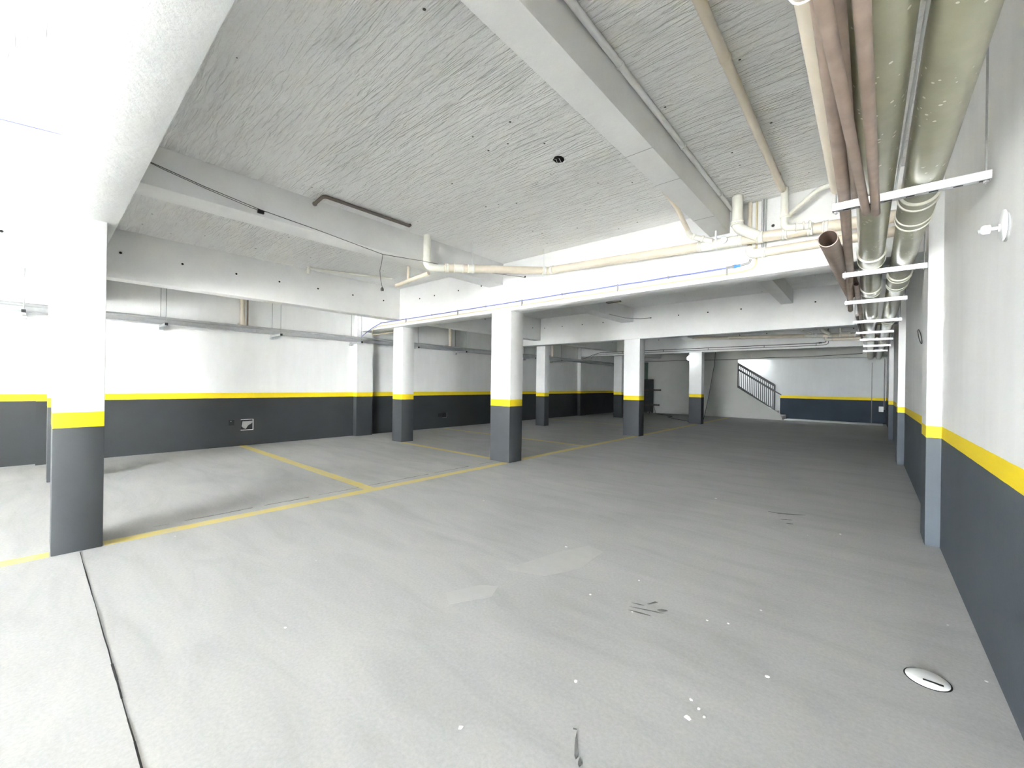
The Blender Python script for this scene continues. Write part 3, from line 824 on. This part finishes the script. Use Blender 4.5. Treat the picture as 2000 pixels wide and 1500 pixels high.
b = B(); box(b.bm, XL, XL + .008, 8.205, 8.222, .30, .455); box(b.bm, XL, XL + .008, 8.05, 8.22, .298, .308); b.build('frame', 'greyc', t)

# ------------------------------------------------------------------ right wall lamp holder, wire loop, floor drain
t = thing('wall_lamp_holder', (.46, 2.89, 2.03), 'white lamp holder on a round base, on the right wall under the pipes', 'lamp holder')
b = B(); lathe(b.bm, (.4598, 2.89, 2.10), (-1, 0, 0), [(0, .066), (.004, .066), (.010, .060)], 32); b.build('base_shade', 'midgrey', t)  # grey disc stands in for the shade behind the base plate
b = B(); lathe(b.bm, (.449, 2.875, 2.105), (-1, 0, 0), [(0, .070), (.006, .070), (.010, .062), (.011, .02)], 32); b.build('base_plate', 'plastic', t)
b = B(); lathe(b.bm, (.440, 2.89, 2.10), (-1, .12, .03), [(0, .017), (.006, .017), (.006, .007), (.030, .007)], 18); b.build('stem', 'plastic', t)
b = B(); lathe(b.bm, (.413, 2.893, 2.10), (-1, .12, .03), [(0, .012), (.003, .020), (.024, .021), (.030, .017), (.034, .010)], 24); s = b.build('holder', 'plastic', t)
b = B(); lathe(b.bm, (.380, 2.897, 2.098), (-1, .12, -.1), [(0, .011), (.008, .008), (.010, .004)], 16); b.build('tip', 'midgrey', t)
b = B(); tube(b.bm, [(.4565, 7.35 + .30 * math.cos(a) - .10, 2.02 + .055 * math.sin(a) + .10 * math.cos(a)) for a in [2 * math.pi * i / 24 for i in range(25)]], .004, 6)
tag(b.build('wire_loop', 'rubber'), 'thin black wire loop on the right wall between two pilasters', 'wire')
t = thing('floor_drain', (.213, 2.735, 0), 'white round plastic drain cap in the floor by the right wall', 'drain')
b = B(); lathe(b.bm, (.213, 2.735, .0004), (0, 0, 1), [(0, .076), (.004, .076), (.010, .066), (.014, .050), (.015, .01)], 36); b.build('cap', 'plastic', t)
b = B(); lathe(b.bm, (.213, 2.735, .0002), (0, 0, 1), [(0, .082), (.0015, .082)], 36); b.build('gap', 'hole', t)
b = B(); box(b.bm, .195, .262, 2.690, 2.700, .0130, .0165); b.build('slot', 'hole', t)

# ------------------------------------------------------------------ stairs and railing at the far end
t = thing('staircase', (-4.4, 21.1, 0), 'concrete staircase climbing left behind the far low wall', 'stairs')
for i in range(13):
    b = B(); x1 = -2.80 - .262 * i
    box(b.bm, x1 - .262 - .02, x1, Y1 + .125, YS - .005, max(0, .175 * (i - 1)), .175 * (i + 1), bev=.006); b.build('step', 'step', t)
t = thing('stair_railing', (-3.8, 20.5, .3), 'black metal stair railing with thin upright bars on the far sloping wall', 'railing')
zt = lambda x: 2.405 + (x + 4.5) * (1.455 - 2.405) / (4.5 - 3.085)
zm = lambda x: zt(x) - .245
zl = lambda x: 1.405 + (x + 4.5) * (.375 - 1.405) / (4.5 - 3.085)
yr = Y1 + .03
for nm, f, h in (('top_rail', zt, .058), ('middle_rail', zm, .045), ('bottom_rail', zl, .06)):
    b = B(); prism(b.bm, [(-4.5, f(-4.5) - h), (-3.085, f(-3.085) - h), (-3.085, f(-3.085) + h), (-4.5, f(-4.5) + h)], yr - .02, yr + .02); b.build(nm, 'black', t)
for x in (-4.48, -3.085):
    b = B(); box(b.bm, x - .032, x + .032, yr - .022, yr + .022, zl(x) - .06, zt(x) + .03); b.build('post', 'black', t)
for i in range(1, 19):
    x = -4.48 + (4.48 - 3.085) * i / 19
    b = B(); box(b.bm, x - .013, x + .013, yr - .013, yr + .014, zl(x), zt(x)); b.build('baluster', 'black', t)
for x in (-4.22, -3.38):
    b = B(); box(b.bm, x - .035, x + .035, yr - .02, yr + .02, zl(x) - .13, zl(x)); b.build('mounting_foot', 'black', t)
b = B(); prism(b.bm, [(-3.085, 1.18), (-2.84, 1.035), (-2.84, 1.085), (-3.085, 1.24)], yr - .015, yr + .015); b.build('end_rail', 'black', t)

# junction box and conduit at the far right
t = thing('junction_box', (.33, YS, .45), 'small white junction box on the far wall by the right corner', 'junction box')
b = B(); box(b.bm, .24, .38, YS - .08, YS, .47, .68, bev=.01); b.build('box', 'plastic', t)
b = B(); tube(b.bm, [(.40, YS - .03, .55), (.40, YS - .03, 2.55)], .022, 10); b.build('conduit', 'greyc', t)
b = B(); tube(b.bm, [(.03, YS - .012, 0.0), (.03, YS - .012, 2.4)], .012, 10)
tag(b.build('conduit', 'midgrey'), 'thin upright conduit on the far wall left of the junction box', 'conduit')

# wires in the far bays
b = B(); tube(b.bm, [(-9.0, Y1 - .012, 2.63), (-8.0, Y1 - .012, 2.60), (-6.7, Y1 - .012, 2.625), (-5.6, Y1 - .012, 2.60), (-4.49, Y1 - .012, 2.592), (-3.3, Y1 - .012, 2.64), (-2.24, Y1 - .012, 2.625), (-1.2, Y1 - .012, 2.66), (-.25, Y1 - .012, 2.70)], .010, 8)
tag(b.build('wall_cable', 'rubber'), 'black cable running along the far wall above the stair opening', 'cable')
b = B(); tube(b.bm, [(-4.37, 16.5, 3.44), (-4.37, 16.5, 2.6), (-4.41, 16.5, 2.1), (-4.485, 16.5, 1.65), (-4.58, 16.5, 1.0), (-4.70, 16.5, .35), (-4.78, 16.5, .012), (-5.3, 16.4, .010)], .009, 8)
tag(b.build('hanging_wire', 'rubber'), 'black wire hanging to the floor right of the farthest lane column', 'wire')
b = B(); tube(b.bm, [(-8.1, 20.0, .40), (-8.0, 20.0, .05), (-7.9, 19.9, .010), (-7.2, 19.2, .010), (-6.6, 18.4, .010), (-6.7, 18.1, .010), (-6.0, 17.2, .010), (-5.1, 16.4, .010)], .009, 8)
tag(b.build('floor_wire', 'rubber'), 'black wire lying on the floor from the dark rack to the farthest column', 'wire')

# dark rack with two timbers
t = thing('storage_rack', (-8.7, 20.2, 0), 'dark steel rack against the far wall, right of the third lane column', 'rack')
b = B(); box(b.bm, -9.25, -8.24, 20.28, 20.31, .05, 1.69); b.build('back_panel', 'rack', t)
for x in (-9.22, -8.28):
    for y in (19.95, 20.27):
        b = B(); box(b.bm, x - .025, x + .025, y - .025, y + .025, 0, 1.69); b.build('upright', 'rack', t)
for z in (.36, 1.10, 1.64):
    b = B(); box(b.bm, -9.24, -8.25, 19.93, 20.28, z - .02, z + .02); b.build('shelf', 'rack', t)
for z, x1, lab in ((1.155, -7.80, 'dark timber on the upper shelf of the rack, sticking out to the right'), (.415, -7.87, 'dark timber on the lower shelf of the rack, sticking out to the right')):
    b = B(); box(b.bm, -9.15, x1, 20.05, 20.17, z - .034, z + .04, bev=.004); tag(b.build('timber', 'wood'), lab, 'timber', 'timbers on the rack')

# lit bulb on the farthest lane column
t = thing('light_bulb', (-4.98, 15.50, 2.31), 'glowing white light bulb at the top of the farthest lane column', 'light bulb')
b = B(); bmesh.ops.create_uvsphere(b.bm, u_segments=20, v_segments=12, radius=.085, matrix=Matrix.Translation((-4.98, 15.50, 2.38)))
for f in b.bm.faces: f.smooth = True
b.build('globe', 'bulb', t)
b = B(); lathe(b.bm, (-4.98, 15.50, 2.45), (0, 0, 1), [(0, .03), (.05, .03), (.06, .012), (.155, .010)], 14); b.build('socket', 'plastic', t)
b = B(); lathe(b.bm, (-3.95, 20.499, 2.70), (0, -1, 0), [(0, .03), (.05, .03), (.06, .02)], 14); tube(b.bm, [(-3.95, 20.45, 2.70), (-3.95, 20.43, 2.82)], .01, 8)
tag(b.build('lamp_holder', 'pvc_cream'), 'small unlit lamp holder on the far wall above the railing', 'lamp holder')

# ------------------------------------------------------------------ light
w = bpy.data.worlds.new('overcast_sky'); SC.world = w; w.use_nodes = True
bg = w.node_tree.nodes['Background']
bg.inputs[0].default_value = (0.90, 0.955, 1.0, 1); bg.inputs[1].default_value = 14.0

sun = bpy.data.lights.new('sun', 'SUN'); sun.energy = 100.0; sun.angle = math.radians(3); sun.color = (1, .985, .965)
so = bpy.data.objects.new('sun', sun); COL.objects.link(so)
so.rotation_euler = Vector((-0.1, 0.25, -1.0)).to_track_quat('-Z', 'Y').to_euler()

def portal(name, loc, rot, sx, sy):
    l = bpy.data.lights.new(name, 'AREA'); l.shape = 'RECTANGLE'; l.size = sx; l.size_y = sy
    l.cycles.is_portal = True
    o = bpy.data.objects.new(name, l); COL.objects.link(o); o.location = loc; o.rotation_euler = rot
portal('entrance_portal', ((-3.6 + XR) / 2, Y0 - .02, H / 2), (math.radians(90), 0, math.pi), XR + 3.6, H)
sl = bpy.data.lights.new('stairwell_light', 'AREA'); sl.shape = 'RECTANGLE'; sl.size = .9; sl.size_y = .5; sl.energy = 12; sl.color = (.93, .97, 1)
lo = bpy.data.objects.new('stairwell_light', sl); COL.objects.link(lo); lo.location = (-4.4, 21.1, 3.7)   # unseen area light added in place of a stairwell skylight, pointing down

bl = bpy.data.lights.new('bulb_light', 'POINT'); bl.energy = 0.3; bl.color = (.88, .97, 1); bl.shadow_soft_size = .09
bo = bpy.data.objects.new('bulb_light', bl); COL.objects.link(bo); bo.location = (-4.98, 15.38, 2.38)

# ------------------------------------------------------------------ camera
yaw, pit, roll = math.radians(41.0394), math.radians(.0202), math.radians(.8113)
fwd = Vector((-math.sin(yaw) * math.cos(pit), math.cos(yaw) * math.cos(pit), math.sin(pit)))
rgt = Vector((math.cos(yaw), math.sin(yaw), 0)); up = rgt.cross(fwd)
r2 = rgt * math.cos(roll) + up * math.sin(roll)
u2 = up * math.cos(roll) - rgt * math.sin(roll)
cam = bpy.data.cameras.new('camera'); cam.sensor_width = 36; cam.sensor_fit = 'HORIZONTAL'
cam.lens = 805.2 / 2000 * 36; cam.clip_start = .02; cam.clip_end = 300
co = bpy.data.objects.new('camera', cam); COL.objects.link(co)
mw = Matrix((r2, u2, -fwd)).transposed().to_4x4(); mw.translation = (0, 0, 1.35)
co.matrix_world = mw
SC.camera = co

for o in SC.objects:
    if '_o' in o: del o['_o']

vs_ = SC.view_settings
vs_.view_transform = 'Standard'; vs_.look = 'None'; vs_.gamma = 1; vs_.use_curve_mapping = False
vs_.exposure = 2.93
SC.display_settings.display_device = 'sRGB'
SC.cycles.max_bounces = 10; SC.cycles.diffuse_bounces = 7
SC.cycles.use_denoising = True
SC.cycles.sample_clamp_indirect = 8
